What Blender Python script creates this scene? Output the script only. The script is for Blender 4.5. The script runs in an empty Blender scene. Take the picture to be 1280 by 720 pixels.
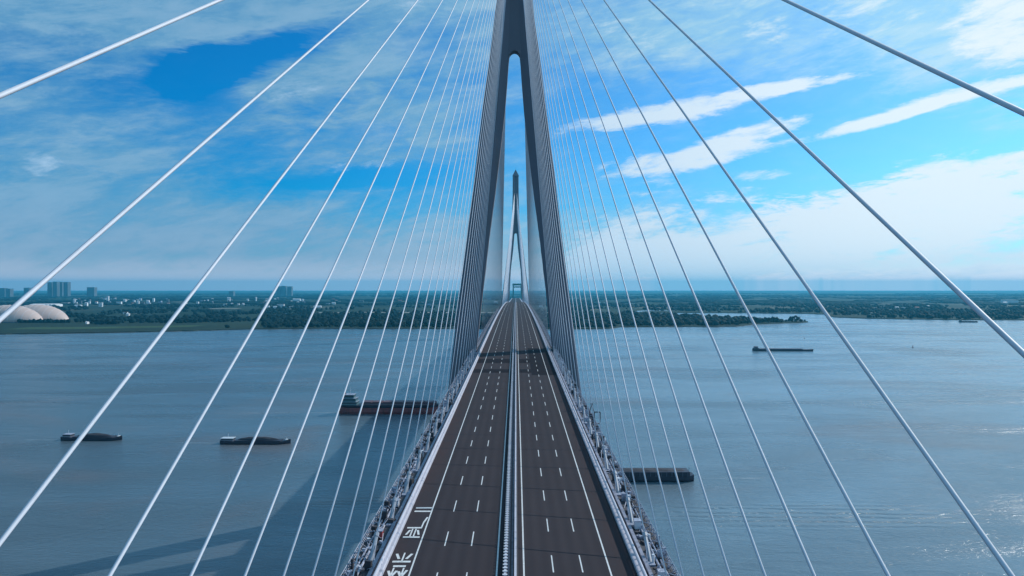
import bpy, bmesh, math, random
import numpy as np
from mathutils import Vector, noise
R = math.radians
random.seed(7); rng = np.random.default_rng(7)
sc = bpy.context.scene
col = sc.collection

# ---------------------------------------------------------------- camera
WZ = 0.0                       # water level
CZ = 100.0                     # drone height over the water
CX = 0.7
cam = bpy.data.objects.new('camera', bpy.data.cameras.new('camera'))
col.objects.link(cam); sc.camera = cam
cam.location = (CX, 0, CZ); cam.rotation_euler = (R(90), 0, 0)
cam.data.sensor_width = 36; cam.data.lens = 1000/1280*36
cam.data.shift_x = -5/1280
cam.data.clip_start = 0.5; cam.data.clip_end = 200000
F = 1000.0
def gx(px, d): return CX + d*(px-645)/F
def gd(y): return CZ*F/(y-360)

# ---------------------------------------------------------------- world, sun, exposure
SUN_AZ, SUN_EL = 52.0, 33.0          # degrees right of straight ahead, above the horizon
w = bpy.data.worlds.new('World'); sc.world = w; w.use_nodes = True
nt = w.node_tree; nt.nodes.clear()
class G:
    """tiny node-graph helper"""
    def __init__(s, nt): s.nt = nt
    def n(s, t, **k):
        o = s.nt.nodes.new(t)
        for a, b in k.items(): setattr(o, a, b)
        return o
    def put(s, sock, v):
        if isinstance(v, bpy.types.NodeSocket): s.nt.links.new(v, sock)
        else: sock.default_value = v
    def m(s, op, a, b=None, c=None, clamp=False):
        o = s.n('ShaderNodeMath', operation=op, use_clamp=clamp)
        s.put(o.inputs[0], a)
        if b is not None: s.put(o.inputs[1], b)
        if c is not None: s.put(o.inputs[2], c)
        return o.outputs[0]
    def mix(s, f, a, b, mode='MIX'):
        o = s.n('ShaderNodeMix', data_type='RGBA', blend_type=mode)
        s.put(o.inputs[0], f)
        for i, v in ((6, a), (7, b)):
            s.put(o.inputs[i], v if isinstance(v, bpy.types.NodeSocket) else (v[0], v[1], v[2], 1))
        return o.outputs[2]
    def noise(s, vec, scale, detail=4, rough=.5, dist=0.0):
        o = s.n('ShaderNodeTexNoise')
        if vec is not None: s.put(o.inputs['Vector'], vec)
        o.inputs['Scale'].default_value = scale; o.inputs['Detail'].default_value = detail
        o.inputs['Roughness'].default_value = rough; o.inputs['Distortion'].default_value = dist
        return o.outputs['Fac']
    def smooth(s, v, lo, hi):
        o = s.n('ShaderNodeMapRange', interpolation_type='SMOOTHSTEP')
        s.put(o.inputs[0], v); o.inputs[1].default_value = lo; o.inputs[2].default_value = hi
        return o.outputs[0]
    def vec(s, x, y, z):
        o = s.n('ShaderNodeCombineXYZ')
        for i, v in enumerate((x, y, z)): s.put(o.inputs[i], v)
        return o.outputs[0]
g = G(nt)
BG_S = 0.1
geo = g.n('ShaderNodeTexCoord')
sep = g.n('ShaderNodeSeparateXYZ'); nt.links.new(geo.outputs['Generated'], sep.inputs[0])
x, y, z = sep.outputs
zc = g.m('MAXIMUM', z, 0.012)
nrm = g.n('ShaderNodeVectorMath', operation='NORMALIZE'); nt.links.new(g.vec(x, y, zc), nrm.inputs[0])
sky = g.n('ShaderNodeTexSky', sky_type='NISHITA', sun_disc=False)
sky.sun_elevation = R(SUN_EL); sky.sun_rotation = R(SUN_AZ)
sky.altitude = 100; sky.air_density = 1.0; sky.dust_density = 0.6; sky.ozone_density = 2.5
nt.links.new(nrm.outputs[0], sky.inputs['Vector'])
az = g.m('MULTIPLY', g.m('ARCTAN2', x, y), 57.2958)
el = g.m('MULTIPLY', g.m('ARCSINE', zc), 57.2958)
# the clear blue, slightly teal as the air over the river
side = g.smooth(az, -18.0, 30.0)
clear = g.mix(1.0, sky.outputs[0], g.mix(side, (.0, .62, 1.15), (.40, 1.02, 1.50)), 'MULTIPLY')
# cloud sheets, laid out by compass direction and height over the horizon (degrees)
base_v = g.vec(g.m('MULTIPLY', az, 0.055), g.m('MULTIPLY', el, 0.16), 0.0)
n1 = g.noise(base_v, 1.0, 5, .55, .6)
n2 = g.noise(g.vec(g.m('MULTIPLY', az, 0.16), g.m('MULTIPLY', el, 0.62), 3.1), 1.0, 7, .62, 1.0)
n3 = g.noise(g.vec(g.m('MULTIPLY', az, 0.5), g.m('MULTIPLY', el, 2.2), 7.7), 1.0, 6, .65, .8)
T_ = R(11)
ru = g.m('ADD', g.m('MULTIPLY', az, math.cos(T_)), g.m('MULTIPLY', el, math.sin(T_)))
rv = g.m('ADD', g.m('MULTIPLY', az, -math.sin(T_)), g.m('MULTIPLY', el, math.cos(T_)))
nc = g.noise(g.vec(g.m('MULTIPLY', ru, .13), g.m('MULTIPLY', rv, .55), 11.3), 1.0, 12, .64, .55)
nf = g.noise(g.vec(g.m('MULTIPLY', ru, .5), g.m('MULTIPLY', rv, 1.5), 21.3), 1.0, 10, .66, .3)
def ang(px, py): 
    a = math.degrees(math.atan((px-645)/F)); e = math.degrees(math.atan2(360-py, math.hypot(F, px-645))); return a, e
def blob(x0, y0, x1, y1, wd, amp=1.0, wob=1.0, soft=.9):
    """a streak of cloud (or of clear air) between two bearings, wd degrees wide, with a ragged edge"""
    a0, e0 = ang(x0, y0); a1, e1 = ang(x1, y1)
    L = math.hypot(a1-a0, e1-e0)/2; ca, ce = (a0+a1)/2, (e0+e1)/2
    t = math.atan2(e1-e0, a1-a0); c, s_ = math.cos(t), math.sin(t)
    da = g.m('SUBTRACT', az, ca); de = g.m('SUBTRACT', el, ce)
    u = g.m('ADD', g.m('MULTIPLY', da, c/L), g.m('MULTIPLY', de, s_/L))
    v = g.m('ADD', g.m('MULTIPLY', da, -s_/wd), g.m('MULTIPLY', de, c/wd))
    v = g.m('ADD', v, g.m('MULTIPLY', g.m('SUBTRACT', n2, .5), 1.6*wob))
    r = g.m('SQRT', g.m('ADD', g.m('MULTIPLY', u, u), g.m('MULTIPLY', v, v)))
    r = g.m('ADD', r, g.m('MULTIPLY', g.m('SUBTRACT', n3, .5), .9*wob))
    return g.m('MULTIPLY', g.smooth(r, 1.0+soft*.3, 1.0-soft*.7), amp)
def total(first, items, op='ADD'):
    for i in items: first = g.m(op, first, i)
    return first
# thin veil over everything, thicker to the left and high up
veil = g.smooth(g.m('ADD', n1, g.m('MULTIPLY', g.m('SUBTRACT', n2, .5), .5)), .30, .72)
leftness = g.smooth(az, 4.0, -9.0)
veil_amt = g.m('ADD', g.m('MULTIPLY', veil, g.m('ADD', g.m('MULTIPLY', leftness, .35), .22)), g.m('MULTIPLY', leftness, .30))
veil_amt = g.m('ADD', veil_amt, g.m('MULTIPLY', g.smooth(el, 12.5, 18.5), .5))
veil_amt = g.m('ADD', veil_amt, g.m('MULTIPLY', g.smooth(el, 9.0, 0.5), .62))
veil_amt = total(veil_amt, [blob(290, 130, 520, 15, 4.0, .45), blob(300, 110, 470, 30, 1.6, .35), blob(-40, 190, 300, 170, 2.5, .2),
                            blob(380, 180, 600, 150, 2.2, .3), blob(700, 60, 1060, 55, 4.0, .35), blob(1060, 20, 1400, 60, 4.5, .6)])
holes = total(blob(120, 125, 440, 30, 1.5, 1.15, .75), [blob(190, 100, 300, 110, 2.6, .9, .6), blob(235, 240, 640, 205, 1.15, .95, .7),
               blob(420, 262, 640, 240, 1.5, .55, .6), blob(470, 60, 600, 40, 1.6, .35, .7), blob(420, 165, 520, 160, .9, .4, .8), blob(700, 115, 1010, 115, 2.0, .35, .7),
               blob(1000, 200, 1290, 140, 2.6, .5, .8)])
veil_amt = g.m('ADD', veil_amt, g.m('MULTIPLY', g.m('SUBTRACT', nf, .5), .3))
veil_amt = g.m('MULTIPLY', g.m('MINIMUM', veil_amt, .93), g.m('SUBTRACT', 1.0, g.m('MINIMUM', holes, .97)))
streaks = total(blob(690, 160, 1020, 104, .85, .98, .6), [blob(900, 118, 1125, 88, .55, .7, .8), blob(740, 216, 1000, 176, .95, .98, .6),
                blob(850, 192, 1020, 142, .7, .95, .6), blob(1005, 176, 1185, 126, .5, .95, .45), blob(1100, 140, 1330, 88, .62, .95, .5),
                blob(860, 250, 1030, 232, .7, .6, 1.), blob(770, 245, 860, 225, .7, .5, 1.), blob(1080, 225, 1420, 195, 1.4, .85, .9),
                blob(960, 268, 1400, 235, 1.9, .95, 1.), blob(690, 308, 1120, 300, 3.0, .8, .8), blob(905, 222, 1000, 216, .5, .6, .9), blob(640, 335, 1000, 335, 2.4, .7, .6), blob(960, 300, 1400, 300, 2.6, .6, .9), blob(1180, 20, 1360, 40, 3.0, .75, 1.), blob(900, 42, 1010, 30, 1.2, .5, 1.), blob(1000, 10, 1180, 5, 1.6, .45, 1.), blob(420, 45, 540, 5, .9, .4, 1.), blob(720, 20, 860, 55, 1.2, .4, 1.), blob(280, 130, 420, 100, .8, .3, 1.),
                blob(20, 208, 80, 204, .9, .6, .6), blob(380, 215, 560, 195, .6, .35, 1.), blob(1000, 285, 1300, 300, 1.6, .4, 1.)])
rag = g.m('ADD', g.m('MULTIPLY', g.m('SUBTRACT', nc, .5), 2.2), g.m('MULTIPLY', g.m('SUBTRACT', nf, .5), 1.3))
streaks = g.m('MULTIPLY', g.smooth(g.m('ADD', streaks, g.m('MULTIPLY', rag, g.smooth(streaks, 0.0, .25))), .22, 1.05), .97)
veil_amt = g.m('MINIMUM', g.m('MAXIMUM', g.m('ADD', veil_amt, g.m('MULTIPLY', g.m('MULTIPLY', rag, .55), g.smooth(veil_amt, 0.02, .4))), 0.0), .95)
# colour of the veil: cool grey-blue on the left, brighter towards the sun
side = g.smooth(az, -18.0, 30.0)
veil_c = g.mix(side, (1.4, 3.6, 5.8), (4.0, 7.4, 9.6))
veil_c = g.mix(g.m('MULTIPLY', g.smooth(g.m('ADD', nc, g.m('MULTIPLY', nf, .5)), .62, .95), .38), veil_c, g.mix(side, (3.6, 5.4, 7.2), (7.5, 9.2, 10.2)))
veil_c = g.mix(g.m('MULTIPLY', g.smooth(el, 7.0, 0.0), .75), veil_c, g.mix(side, (3.6, 4.6, 6.0), (9.4, 9.4, 9.8)))
veil_c = g.mix(g.smooth(el, 2.4, 0.0), veil_c, g.mix(side, (7.8, 7.4, 8.2), (14.5, 12.6, 12.3)))
skyc = g.mix(g.m('MAXIMUM', veil_amt, g.smooth(el, 3.0, .6)), clear, veil_c)
skyc = g.mix(streaks, skyc, g.mix(side, (4.2, 6.2, 8.4), (8.4, 9.6, 10.4)))
bg = g.n('ShaderNodeBackground'); nt.links.new(skyc, bg.inputs['Color']); bg.inputs['Strength'].default_value = BG_S
out = g.n('ShaderNodeOutputWorld'); nt.links.new(bg.outputs[0], out.inputs['Surface'])
w.cycles.sampling_method = 'MANUAL'; w.cycles.sample_map_resolution = 1024

sun = bpy.data.objects.new('sun', bpy.data.lights.new('sun', 'SUN')); col.objects.link(sun)
sun.data.energy = 3.8; sun.data.angle = R(0.5); sun.data.color = (1.0, .95, .88)
sdir = Vector((math.sin(R(SUN_AZ))*math.cos(R(SUN_EL)), math.cos(R(SUN_AZ))*math.cos(R(SUN_EL)), math.sin(R(SUN_EL))))
sun.rotation_euler = sdir.to_track_quat('Z', 'Y').to_euler(); sun.location = (300, 300, 600)
sc.view_settings.view_transform = 'Standard'; sc.view_settings.look = 'None'
sc.view_settings.exposure = 0.0; sc.view_settings.gamma = 1.0; sc.view_settings.use_curve_mapping = False
sc.render.engine = 'CYCLES'
sc.cycles.use_denoising = True; sc.cycles.max_bounces = 6; sc.cycles.volume_bounces = 0
sc.cycles.transparent_max_bounces = 8; sc.cycles.caustics_reflective = False; sc.cycles.caustics_refractive = False
sc.cycles.sample_clamp_indirect = 4.0

# ---------------------------------------------------------------- helpers
def tag(o, label=None, cat=None, group=None, kind=None):
    for k, v in (('label', label), ('category', cat), ('group', group), ('kind', kind)):
        if v: o[k] = v
    return o
def empty(name, loc, rz=0, **k):
    o = bpy.data.objects.new(name, None); col.objects.link(o)
    o.location = loc; o.rotation_euler = (0, 0, rz); o.empty_display_size = 1
    return tag(o, **k)
class MB:
    """collects vertices and faces; build() links them as ONE mesh object"""
    def __init__(s): s.v = []; s.f = []; s.mi = []
    def add(s, vs, fs, mi=0):
        b = len(s.v); s.v += [tuple(p) for p in vs]
        for f in fs: s.f.append([b+i for i in f]); s.mi.append(mi)
    def box(s, c, size, rz=0, mi=0, top=1.0):
        hx, hy, hz = size[0]/2, size[1]/2, size[2]/2; ca, sa = math.cos(rz), math.sin(rz)
        vs = []
        for k in (-1, 1):
            t = top if k > 0 else 1
            for a, b in ((-1, -1), (1, -1), (1, 1), (-1, 1)):
                px, py = a*hx*t, b*hy*t
                vs.append((c[0]+px*ca-py*sa, c[1]+px*sa+py*ca, c[2]+k*hz))
        s.add(vs, [(0, 3, 2, 1), (4, 5, 6, 7), (0, 1, 5, 4), (1, 2, 6, 5), (2, 3, 7, 6), (3, 0, 4, 7)], mi)
    def tube(s, pts, r, n=6, mi=0, caps=True, r2=None):
        pts = [Vector(p) for p in pts]; rings = []
        for i, p in enumerate(pts):
            t = (pts[min(i+1, len(pts)-1)]-pts[max(i-1, 0)]).normalized()
            u = t.cross(Vector((0, 0, 1)))
            if u.length < 1e-3: u = t.cross(Vector((1, 0, 0)))
            u.normalize(); v = u.cross(t)
            rr = r if r2 is None else r+(r2-r)*i/(len(pts)-1)
            rings.append([p+u*rr*math.cos(2*math.pi*k/n)+v*rr*math.sin(2*math.pi*k/n) for k in range(n)])
        vs = [q for ring in rings for q in ring]; fs = []
        for i in range(len(pts)-1):
            for k in range(n):
                a, b = i*n+k, i*n+(k+1) % n
                fs.append((a, b, b+n, a+n))
        if caps: fs += [tuple(range(n))[::-1], tuple(range(len(vs)-n, len(vs)))]
        s.add(vs, fs, mi)
    def loft(s, rings, mi=0, caps=True):
        n = len(rings[0]); vs = [q for r_ in rings for q in r_]; fs = []
        for i in range(len(rings)-1):
            for k in range(n):
                a, b = i*n+k, i*n+(k+1) % n
                fs.append((a, b, b+n, a+n))
        if caps: fs += [tuple(range(n))[::-1], tuple(range(len(vs)-n, len(vs)))]
        s.add(vs, fs, mi)
    def build(s, name, mat, parent=None, smooth=False, loc=None):
        me = bpy.data.meshes.new(name)
        vs = s.v
        if loc is not None: vs = [(p[0]-loc[0], p[1]-loc[1], p[2]-loc[2]) for p in vs]
        me.from_pydata(vs, [], s.f)
        bm = bmesh.new(); bm.from_mesh(me); bmesh.ops.recalc_face_normals(bm, faces=bm.faces); bm.to_mesh(me); bm.free()
        for m_ in (mat if isinstance(mat, (list, tuple)) else [mat]): me.materials.append(m_)
        if isinstance(mat, (list, tuple)) and len(mat) > 1: me.polygons.foreach_set('material_index', s.mi)
        if smooth: me.polygons.foreach_set('use_smooth', [True]*len(me.polygons))
        o = bpy.data.objects.new(name, me); col.objects.link(o)
        if loc is not None: o.location = loc
        if parent: o.parent = parent
        return o
def mat(name, c, rough=.6, metal=0.0, var=.15, scale=1.0, bump=0.0, bscale=20.0, stretch=(1, 1, 1), c2=None, thr=(.4, .65)):
    m_ = bpy.data.materials.new(name); m_.use_nodes = True
    h = G(m_.node_tree); b = m_.node_tree.nodes['Principled BSDF']
    tc = h.n('ShaderNodeTexCoord'); mp = h.n('ShaderNodeMapping'); m_.node_tree.links.new(tc.outputs['Object'], mp.inputs[0])
    mp.inputs['Scale'].default_value = stretch
    nz = h.noise(mp.outputs[0], scale, 6, .6)
    d = tuple(max(0, k*(1-var*2)) for k in c); l = tuple(min(.95, k*(1+var*2)) for k in c)
    cc = h.mix(nz, d, l)
    if c2 is not None:
        nz2 = h.noise(mp.outputs[0], scale*2.7, 5, .65)
        cc = h.mix(h.smooth(nz2, *thr), cc, c2)
    m_.node_tree.links.new(cc, b.inputs['Base Color'])
    b.inputs['Roughness'].default_value = rough; b.inputs['Metallic'].default_value = metal
    if 'foliage' in name or 'leaf' in name or 'grass' in name or 'asphalt' in name: b.inputs['Specular IOR Level'].default_value = .05
    if bump:
        bn = h.n('ShaderNodeBump'); bn.inputs['Strength'].default_value = bump; bn.inputs['Distance'].default_value = .05
        m_.node_tree.links.new(h.noise(mp.outputs[0], bscale, 4), bn.inputs['Height'])
        m_.node_tree.links.new(bn.outputs[0], b.inputs['Normal'])
    return m_
M = {}
M['concrete'] = mat('tower_concrete', (.12, .13, .165), .8, var=.1, scale=.06, stretch=(1, 1, .12), c2=(.11, .11, .12), thr=(.5, .8), bump=.2, bscale=1.2)
M['concrete_web'] = mat('tower_panel_concrete', (.11, .12, .15), .85, var=.1, scale=.06, stretch=(1, 1, .12))
M['sheath'] = mat('cable_sheath', (.56, .59, .65), .6, var=.04, scale=.3, c2=(.47, .50, .56), thr=(.5, .8))
M['sleeve'] = mat('cable_sleeve_steel', (.30, .33, .38), .5, var=.1)
M['steel'] = mat('deck_edge_steel', (.26, .27, .34), .55, var=.2, scale=.4, c2=(.12, .12, .16), thr=(.45, .7))
M['rail'] = mat('barrier_paint', (.50, .49, .55), .45, var=.1, scale=.35, c2=(.33, .32, .37), thr=(.52, .75))
M['dark'] = mat('dark_gap', (.035, .035, .045), .8, var=.2, scale=.6)
M['clut'] = mat('service_pipe_paint', (.24, .26, .34), .5, var=.25, scale=1.5, c2=(.5, .52, .6), thr=(.5, .6))
M['paint'] = mat('road_paint', (.62, .63, .63), .6, var=.12, scale=1.3, c2=(.22, .21, .22), thr=(.54, .72))
M['black_hull'] = mat('dark_hull_paint', (.020, .022, .040), .5, var=.3, scale=.3)
M['red_hull'] = mat('oxide_hull_paint', (.26, .065, .06), .6, var=.2, scale=.2, stretch=(1, 1, .3), c2=(.14, .045, .045))
M['cargo'] = mat('dark_bulk_cargo', (.03, .032, .045), .95, var=.35, scale=.25, bump=.8, bscale=1.0)
M['hatch'] = mat('grey_hatch_paint', (.08, .09, .13), .6, var=.15, scale=.2)
M['bulkhatch'] = mat('brown_hatch_paint', (.10, .045, .055), .6, var=.2, scale=.2)
M['cabin'] = mat('cabin_paint', (.55, .60, .64), .5, var=.1, scale=.3)
M['teal'] = mat('deckhouse_green_paint', (.05, .14, .16), .6, var=.15)
M['glass'] = mat('window_glass', (.03, .04, .05), .15, var=.1)
M['dome'] = mat('storage_dome_cladding', (.52, .39, .34), .55, var=.05, scale=.05)
M['white'] = mat('white_render', (.72, .74, .76), .7, var=.06, scale=.05)
M['grey'] = mat('grey_render', (.26, .29, .33), .7, var=.1, scale=.05)
M['roofblue'] = mat('blue_sheet_roof', (.10, .2, .36), .5, var=.1)
M['roofred'] = mat('red_tile_roof', (.28, .10, .07), .7, var=.1)
M['roofgrey'] = mat('pale_sheet_roof', (.60, .62, .65), .5, var=.1)
M['leaf'] = mat('foliage', (.006, .020, .020), .8, var=.35, scale=.02)
M['bark'] = mat('bark', (.09, .07, .05), .9)
M['orange'] = mat('buoy_paint', (.35, .06, .03), .5)
M['red'] = mat('red_paint', (.35, .05, .05), .5); M['green'] = mat('green_paint', (.03, .28, .22), .5)

# ---------------------------------------------------------------- water
def water_mat():
    m_ = bpy.data.materials.new('river_water'); m_.use_nodes = True; h = G(m_.node_tree); L = m_.node_tree.links
    b = m_.node_tree.nodes['Principled BSDF']
    gp = h.n('ShaderNodeNewGeometry').outputs['Position']
    def sc_(s, sy=1.0):
        mp = h.n('ShaderNodeMapping'); L.new(gp, mp.inputs[0]); mp.inputs['Scale'].default_value = (s, s*sy, s); return mp.outputs[0]
    spw = h.n('ShaderNodeSeparateXYZ'); L.new(gp, spw.inputs[0])
    silt_sheen = h.m('MULTIPLY', h.m('ADD', h.smooth(h.noise(sc_(.0022, 1.6), 1.0, 6, .6, .8), .35, .7), .35), h.smooth(spw.outputs[0], -420, 380))  # silt noise, plus a rightward brightening that paints the sky's sheen into the colour
    c = h.mix(silt_sheen, (.056, .080, .098), (.140, .225, .285))
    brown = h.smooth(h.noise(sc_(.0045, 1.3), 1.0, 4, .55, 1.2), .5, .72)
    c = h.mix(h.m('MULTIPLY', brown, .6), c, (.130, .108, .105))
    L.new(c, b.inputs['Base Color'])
    slick = h.smooth(h.noise(sc_(.004, 3.0), 1.0, 5, .6, 1.0), .38, .66)
    L.new(h.m('ADD', h.m('MULTIPLY', slick, .16), .15), b.inputs['Roughness'])
    b.inputs['IOR'].default_value = 1.38; b.inputs['Specular IOR Level'].default_value = .5
    w1 = h.noise(sc_(.45, 1.8), 1.0, 6, .62, .4)
    w2 = h.noise(sc_(.05, 2.5), 1.0, 5, .6, .6)
    b1 = h.n('ShaderNodeBump'); b1.inputs['Distance'].default_value = .75; L.new(h.m('ADD', h.m('MULTIPLY', slick, .35), .35), b1.inputs['Strength'])
    L.new(w1, b1.inputs['Height'])
    b2 = h.n('ShaderNodeBump'); b2.inputs['Distance'].default_value = 1.6; b2.inputs['Strength'].default_value = .45
    L.new(w2, b2.inputs['Height']); L.new(b1.outputs[0], b2.inputs['Normal'])
    # a train of old wake ripples on the right, and one beside the left barges
    sp = h.n('ShaderNodeSeparateXYZ'); L.new(gp, sp.inputs[0]); X_, Y_ = sp.outputs[0], sp.outputs[1]
    hh = None
    for cx, cy, rx, ry, wl, tl in ((128, 352, 95, 26, 6.5, .03), (-62, 372, 40, 14, 5, -.02), (330, 700, 220, 26, 12, .04), (420, 560, 160, 16, 9, -.03)):
        dx = h.m('DIVIDE', h.m('SUBTRACT', X_, cx), rx); dy = h.m('DIVIDE', h.m('SUBTRACT', Y_, cy), ry)
        mk = h.smooth(h.m('ADD', h.m('MULTIPLY', dx, dx), h.m('MULTIPLY', dy, dy)), 1.0, .1)
        ph = h.m('ADD', h.m('MULTIPLY', Y_, 6.283/wl), h.m('ADD', h.m('MULTIPLY', X_, tl), h.m('MULTIPLY', w2, 9.0)))
        v_ = h.m('MULTIPLY', h.m('SINE', ph), mk); hh = v_ if hh is None else h.m('ADD', hh, v_)
    b3 = h.n('ShaderNodeBump'); b3.inputs['Distance'].default_value = .30; b3.inputs['Strength'].default_value = .8
    L.new(hh, b3.inputs['Height']); L.new(b2.outputs[0], b3.inputs['Normal'])
    L.new(b3.outputs[0], b.inputs['Normal'])
    return m_
def facade(name, c):
    m_ = mat(name, c, .7, var=.06, scale=.05); h = G(m_.node_tree); L = m_.node_tree.links; b = m_.node_tree.nodes['Principled BSDF']
    old = b.inputs['Base Color'].links[0].from_socket
    tc = h.n('ShaderNodeTexCoord'); sp = h.n('ShaderNodeSeparateXYZ'); L.new(tc.outputs['Object'], sp.inputs[0])
    fx = h.m('FRACT', h.m('MULTIPLY', sp.outputs[0], .16)); fz = h.m('FRACT', h.m('MULTIPLY', sp.outputs[2], .28))
    mk = h.m('MULTIPLY', h.m('MULTIPLY', h.m('GREATER_THAN', fx, .45), h.m('GREATER_THAN', fz, .42)), h.m('LESS_THAN', fz, .85))
    L.new(h.mix(h.m('MULTIPLY', mk, .85), old, (.05, .07, .09)), b.inputs['Base Color']); return m_
M['white'] = facade('white_render', (.78, .80, .82)); M['grey'] = facade('grey_render', (.09, .12, .15))
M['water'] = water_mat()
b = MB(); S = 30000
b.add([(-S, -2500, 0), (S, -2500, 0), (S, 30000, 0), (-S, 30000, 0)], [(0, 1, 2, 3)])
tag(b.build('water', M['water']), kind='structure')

# ---------------------------------------------------------------- far bank
near_sh = [(-1500, 428), (-400, 421), (0, 418), (60, 417.3), (120, 416.3), (220, 414.3), (300, 412.0), (400, 410.8), (560, 411), (640, 411.6), (740, 411.5), (762, 411),
           (776, 409.0), (850, 408.6), (920, 408.3), (942, 405.6), (970, 404.6), (1000, 403.6), (1010, 403)]
back_sp = [(1010, 402.2), (985, 401.6), (950, 400.6), (915, 399.5), (880, 397.0), (850, 395), (820, 393.6), (790, 392.6)]
far_sh = [(790, 391.9), (850, 391.3), (900, 391.4), (1000, 392.2), (1030, 393.0), (1042, 396.6), (1080, 398.2), (1130, 399.2), (1200, 400), (1290, 400.4), (1700, 402), (2800, 408)]
def shore_noise(i, k): return noise.noise(Vector((i*3.7, k, 0)))
def densify(pts, seed):
    o = []
    for (x0, y0), (x1, y1) in zip(pts, pts[1:]):
        n_ = max(1, int(abs(x1-x0)/7))
        for j in range(n_):
            t = j/n_; px = x0+(x1-x0)*t; py = y0+(y1-y0)*t + (shore_noise(px*.021, seed)*.45 if 0 < j else 0)
            o.append((px, py))
    o.append(pts[-1]); return o
def P2(px, py, zz=0): d = gd(py); return (gx(px, d), d, zz)
outline = densify(near_sh, 1)+densify(back_sp, 2)+densify(far_sh, 3)
ground = []
for px, py in outline: ground.append(P2(px, py))
ground += [(29900, ground[-1][1], 0), (29900, 29900, 0), (-29900, 29900, 0), (-29900, ground[0][1], 0)]
def poly_mesh(name, pts, zt, zb, m_):
    bm = bmesh.new(); vt = [bm.verts.new((p[0], p[1], zt)) for p in pts]
    f = bm.faces.new(vt); 
    r_ = bmesh.ops.extrude_face_region(bm, geom=[f])
    for v in r_['geom']:
        if isinstance(v, bmesh.types.BMVert): v.co.z = zb
    bmesh.ops.triangulate(bm, faces=[q for q in bm.faces if len(q.verts) > 4]); bmesh.ops.recalc_face_normals(bm, faces=bm.faces)
    me = bpy.data.meshes.new(name); bm.to_mesh(me); bm.free(); me.materials.append(m_)
    o = bpy.data.objects.new(name, me); col.objects.link(o); return o
def land_mat():
    m_ = bpy.data.materials.new('bank_fields'); m_.use_nodes = True; h = G(m_.node_tree); L = m_.node_tree.links
    b = m_.node_tree.nodes['Principled BSDF']; gp = h.n('ShaderNodeNewGeometry').outputs['Position']
    mp = h.n('ShaderNodeMapping'); L.new(gp, mp.inputs[0]); mp.inputs['Scale'].default_value = (.0035, .0016, 1); mp.inputs['Rotation'].default_value = (0, 0, .15)
    vo = h.n('ShaderNodeTexVoronoi'); L.new(mp.outputs[0], vo.inputs['Vector']); vo.inputs['Scale'].default_value = 1
    s3 = h.n('ShaderNodeSeparateColor'); L.new(vo.outputs['Color'], s3.inputs[0])
    c = h.mix(s3.outputs[0], (.010, .024, .018), (.024, .042, .026))
    c = h.mix(h.smooth(s3.outputs[1], .82, .86), c, (.085, .085, .060))
    c = h.mix(h.smooth(h.noise(mp.outputs[0], .8, 6, .6), .45, .62), c, (.012, .030, .020))
    L.new(c, b.inputs['Base Color']); b.inputs['Roughness'].default_value = .95; b.inputs['Specular IOR Level'].default_value = .1
    return m_
M['land'] = land_mat()
M['mud'] = mat('mud_shore', (.075, .070, .060), .85, var=.25, scale=.02)
tag(poly_mesh('far_bank', ground, 2.0, -1.0, M['land']), kind='structure')
# a strip of bare mud along the water
b = MB()
sh = [P2(*q) for q in densify(near_sh, 1)]
for i in range(len(sh)-1):
    w0, w1 = 16+10*shore_noise(i*.08, 9), 16+10*shore_noise((i+1)*.08, 9)
    a_, c_ = sh[i], sh[i+1]
    b.add([(a_[0], a_[1]-6, -.3), (c_[0], c_[1]-6, -.3), (c_[0], c_[1]+w1, 2.1), (a_[0], a_[1]+w0, 2.1)], [(0, 1, 2, 3)])
tag(b.build('mud_shore', M['mud']), kind='structure')
nx, ny = zip(*near_sh); fx, fy = zip(*far_sh); bx_, by_ = zip(*back_sp[::-1])
def on_land(px, d):
    y_ = 360+CZ*F/d
    if px <= 1008 and px <= 790: return y_ < np.interp(px, nx, ny)-.6
    if px < 1008: return (np.interp(px, bx_, by_)+.4 < y_ < np.interp(px, nx, ny)-.5) or y_ < np.interp(px, fx, fy)-.3
    return y_ < np.interp(px, fx, fy)-.4

# light tracks on the flood plain, and ponds / back channels
def strip(name, pts, wid, zz, m_, kind='structure'):
    b = MB()
    for (x0, y0), (x1, y1) in zip(pts, pts[1:]):
        A, B = P2(x0, y0), P2(x1, y1)
        b.add([(A[0], A[1]-wid/2, zz), (B[0], B[1]-wid/2, zz), (B[0], B[1]+wid/2, zz), (A[0], A[1]+wid/2, zz)], [(0, 1, 2, 3)])
    return tag(b.build(name, m_), kind=kind)
M['track'] = mat('dyke_road_concrete', (.42, .41, .38), .8, var=.1, scale=.01)
strip('dyke_road', [(395, 391.6), (470, 391.0), (560, 391.4), (640, 391.4), (740, 391.0)], 55, 2.25, M['track'])
strip('farm_track', [(150, 393.5), (185, 391.5), (215, 389.6), (262, 386.4), (300, 386.2)], 60, 2.25, M['track'])
strip('river_arm', [(735, 379.0), (760, 379.3), (775, 379.8), (792, 380.2)], 420, 2.3, M['water'])
strip('river_arm', [(792, 390.4), (812, 388.6), (835, 389.0)], 110, 2.3, M['water'])
strip('fish_pond', [(352, 393.0), (378, 392.8)], 90, 2.3, M['water'])
strip('sand_flat', [(1090, 391.5), (1200, 391.2), (1290, 392.0)], 120, 2.25, M['mud'])
strip('grass_meadow', [(20, 411.5), (110, 411.0), (200, 409.4), (250, 408.4)], 110, 2.2, mat('meadow_grass', (.05, .085, .045), .9, var=.2, scale=.01))

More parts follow.
